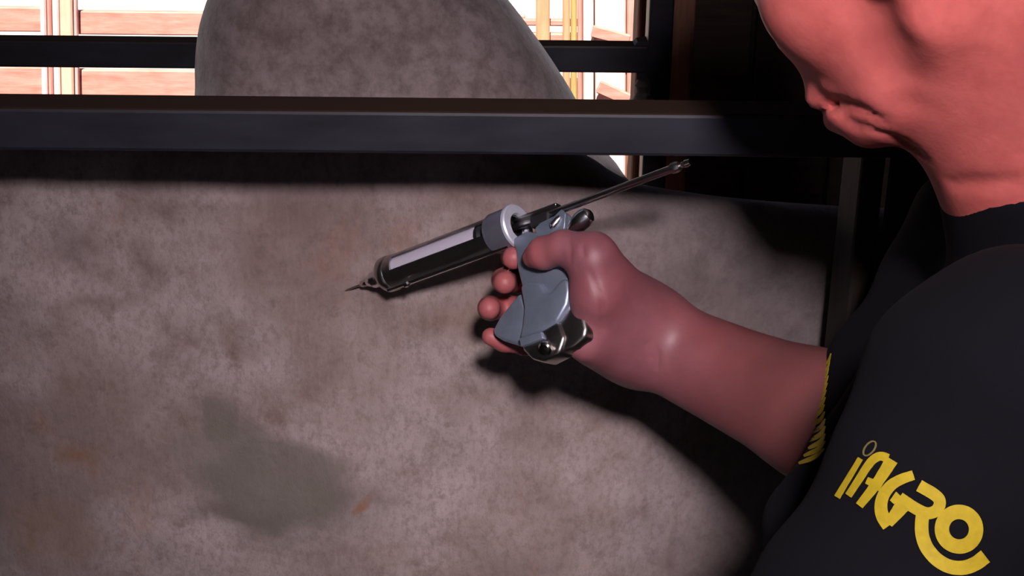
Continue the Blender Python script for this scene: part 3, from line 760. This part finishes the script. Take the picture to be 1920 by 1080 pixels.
shirt = mesh('t_shirt', v3, f3, M['cloth'], man, smooth=True); shirt['label'] = 'black cotton T-shirt with yellow sleeve lettering'
vt, ft = surface_net(lambda p: smax(smin(legs(p, .012), trunk_field(p, .003), .06), p[:, 2] - 1.0, .01), (.2, .6, .05), (.7, 1.12, 1.05), .009)
mesh('trousers', vt, ft, M['denim'], man, smooth=True)
for s in (-1, 1):
    y = .855 + s * .13
    vb, fb = surface_net(lambda p: smax(smin(rc(p, (.48, y, .05), (.30, y, .035), .052, .045), rc(p, (.46, y, .05), (.46, y, .22), .058, .064), .03), -p[:, 2], .004), (.2, y - .1, -.02), (.6, y + .1, .34), .008)
    mesh('boot', vb, fb, M['leather'], man, smooth=True)
def hair_field(p):
    q = ((p - HO.astype(np.float32)) @ HM.astype(np.float32)).astype(np.float32)
    d = ell(q, (-.018, 0, .058), (.104, .081, .095))
    return smax(d, (.045 + .9 * np.clip(q[:, 0], 0, 1) - q[:, 2]), .01)
vh, fh = surface_net(hair_field, HO - .22, HO + .22, .005)
mesh('hair', vh, fh, M['hair'], man, smooth=True)

# ---------------------------------------------------------------- printed marks on the shirt
bvh = BVHTree.FromPolygons([tuple(x) for x in v3.tolist()], f3.tolist())
def on_shirt(px, py, lift=.0008):
    d = FW + RT * (px - 960) / FPX + UP * (540 - py) / FPX
    d = V(d).normalized(); hit, n, i, dist = bvh.ray_cast(V(CAM), d)
    if hit is None: return None
    if n.dot(d) > 0: n = -n
    return np.array(hit + n * lift)
def resample(pts, step=4.0, smooth_=True, closed=False):
    pts = np.asarray(pts, float)
    if smooth_ and len(pts) > 2:
        ext = np.vstack([pts[-2] if closed else 2 * pts[0] - pts[1], pts, pts[1] if closed else 2 * pts[-1] - pts[-2]]); out = []
        for i in range(1, len(ext) - 2):
            p0, p1, p2, p3 = ext[i - 1], ext[i], ext[i + 1], ext[i + 2]
            for k in range(12):
                t = k / 12
                out.append(.5 * (2 * p1 + (p2 - p0) * t + (2 * p0 - 5 * p1 + 4 * p2 - p3) * t * t + (3 * p1 - p0 - 3 * p2 + p3) * t ** 3))
        pts = np.array(out + [ext[-2]])
    d = np.r_[0, np.cumsum(np.linalg.norm(np.diff(pts, axis=0), axis=1))]; n = max(2, int(d[-1] / step) + 1)
    s = np.linspace(0, d[-1], n); return np.stack([np.interp(s, d, pts[:, i]) for i in (0, 1)], 1), s / d[-1]
def stroke(name, pts, w0, w1, mat, par, smooth_=True, closed=False, lift=.0008, taper=None):
    c, s = resample(pts, 4, smooth_, closed); t = np.gradient(c, axis=0); t /= np.linalg.norm(t, axis=1)[:, None] + 1e-9
    n = np.stack([-t[:, 1], t[:, 0]], 1); m = max(2, int(max(w0, w1) / 4) + 1); V_ = []; F_ = []; ok = []
    for i in range(len(c)):
        w_ = w0 + (w1 - w0) * s[i]
        if taper: w_ *= taper(s[i])
        for k in range(m):
            q = c[i] + n[i] * w_ * (k / (m - 1) - .5); h_ = on_shirt(q[0], q[1], lift)
            ok.append(h_ is not None); V_.append(h_ if h_ is not None else (0, 0, 0))
    for i in range(len(c) - 1):
        for k in range(m - 1):
            q = [i * m + k, i * m + k + 1, (i + 1) * m + k + 1, (i + 1) * m + k]
            if all(ok[a] for a in q): F_.append(q)
    used = sorted({a for q in F_ for a in q}); mp = {a: i for i, a in enumerate(used)}
    return [V_[a] for a in used], [[mp[a] for a in q] for q in F_]
def printed(name, strokes, mat, par):
    V_ = []; F_ = []
    for v, f in strokes:
        o_ = len(V_); V_ += [tuple(x) for x in v]; F_ += [[a + o_ for a in q] for q in f]
    if not F_: return None
    o = mesh(name, V_, F_, mat, par)
    so_ = o.modifiers.new('thick', 'SOLIDIFY'); so_.thickness = .0003; so_.offset = 0
    return o
def Z(pts): return [(1550 + a / 3.857, 800 + b / 3.857) for a, b in pts]
S = 1 / 3.857
def st(pts, w0, w1=None, sm=True, closed=False, lift=.0008): return stroke('', Z(pts), w0 * S, (w1 or w0) * S, None, None, sm, closed, lift)
printed('letter_i', [st([(252, 232), (84, 512)], 38, 44, False)], M['yellow'], shirt)
ring = [(318 + 62 * math.cos(q) * .62 - 32 * math.sin(q) * .78, 160 - 62 * math.cos(q) * .78 - 32 * math.sin(q) * .62) for q in np.linspace(0, 2 * math.pi, 25)]
printed('letter_dot', [st(ring, 11, None, True, True)], M['yellow_thin'], shirt)
printed('letter_a', [st([(165, 500), (240, 385), (305, 285), (350, 235), (400, 215), (450, 232)], 50, 66), st([(478, 240), (420, 335), (340, 450), (244, 572)], 92, 58, True, False, .0009), st([(298, 388), (345, 410), (400, 440)], 50, 60, True, False, .0010)], M['yellow'], shirt)
printed('letter_g', [st([(632, 350), (545, 380), (470, 425), (415, 500), (398, 580), (412, 650), (455, 715)], 70, 100), st([(450, 700), (510, 625), (560, 560)], 70, 110, False, False, .0009), st([(478, 545), (530, 490)], 40, 60, False, False, .0010)], M['yellow'], shirt)
printed('letter_r', [st([(672, 425), (760, 475), (810, 515), (820, 560), (785, 610), (720, 622), (640, 585), (530, 512)], 88, 84), st([(700, 610), (690, 700), (695, 790), (730, 880), (800, 960), (890, 1008), (985, 1015), (1070, 985), (1145, 930)], 96, 104, True, False, .0009)], M['yellow'], shirt)
ring = [(957 + 123 * math.cos(q), 737 + 125 * math.sin(q)) for q in np.linspace(0, 2.02 * math.pi, 33)]
printed('letter_o', [st(ring, 103, None, True, True)], M['yellow'], shirt)
# crest along the chest edge, seen at a grazing angle
edge = []
for py in range(670, 880, 6):
    xs_ = [px for px in range(1420, 1760, 2) if on_shirt(px, py) is not None]
    if xs_: edge.append((xs_[0], py))
lv = []
if edge:
    ed = np.array(edge, float)
    def ex_at(y): return np.interp(y, ed[:, 1], ed[:, 0])
    for i in range(14):
        y = 870 - i * 14.0; k = max(.15, 1 - max(0, i - 4) / 9)
        a = (ex_at(y) + 5, y); b = (ex_at(y - 26) + 10 + 25 * k, y - 24 - 4 * k)
        m_ = ((a[0] + b[0]) / 2 + 2 + 4 * k, (a[1] + b[1]) / 2 + 2)
        lv.append(stroke('', [a, m_, b], 4 + 5 * k, 3 + 5 * k, None, None, True, False, .0009, lambda s: math.sin(math.pi * (.15 + .75 * s))))
    printed('chest_crest', lv, M['yellow'], shirt)
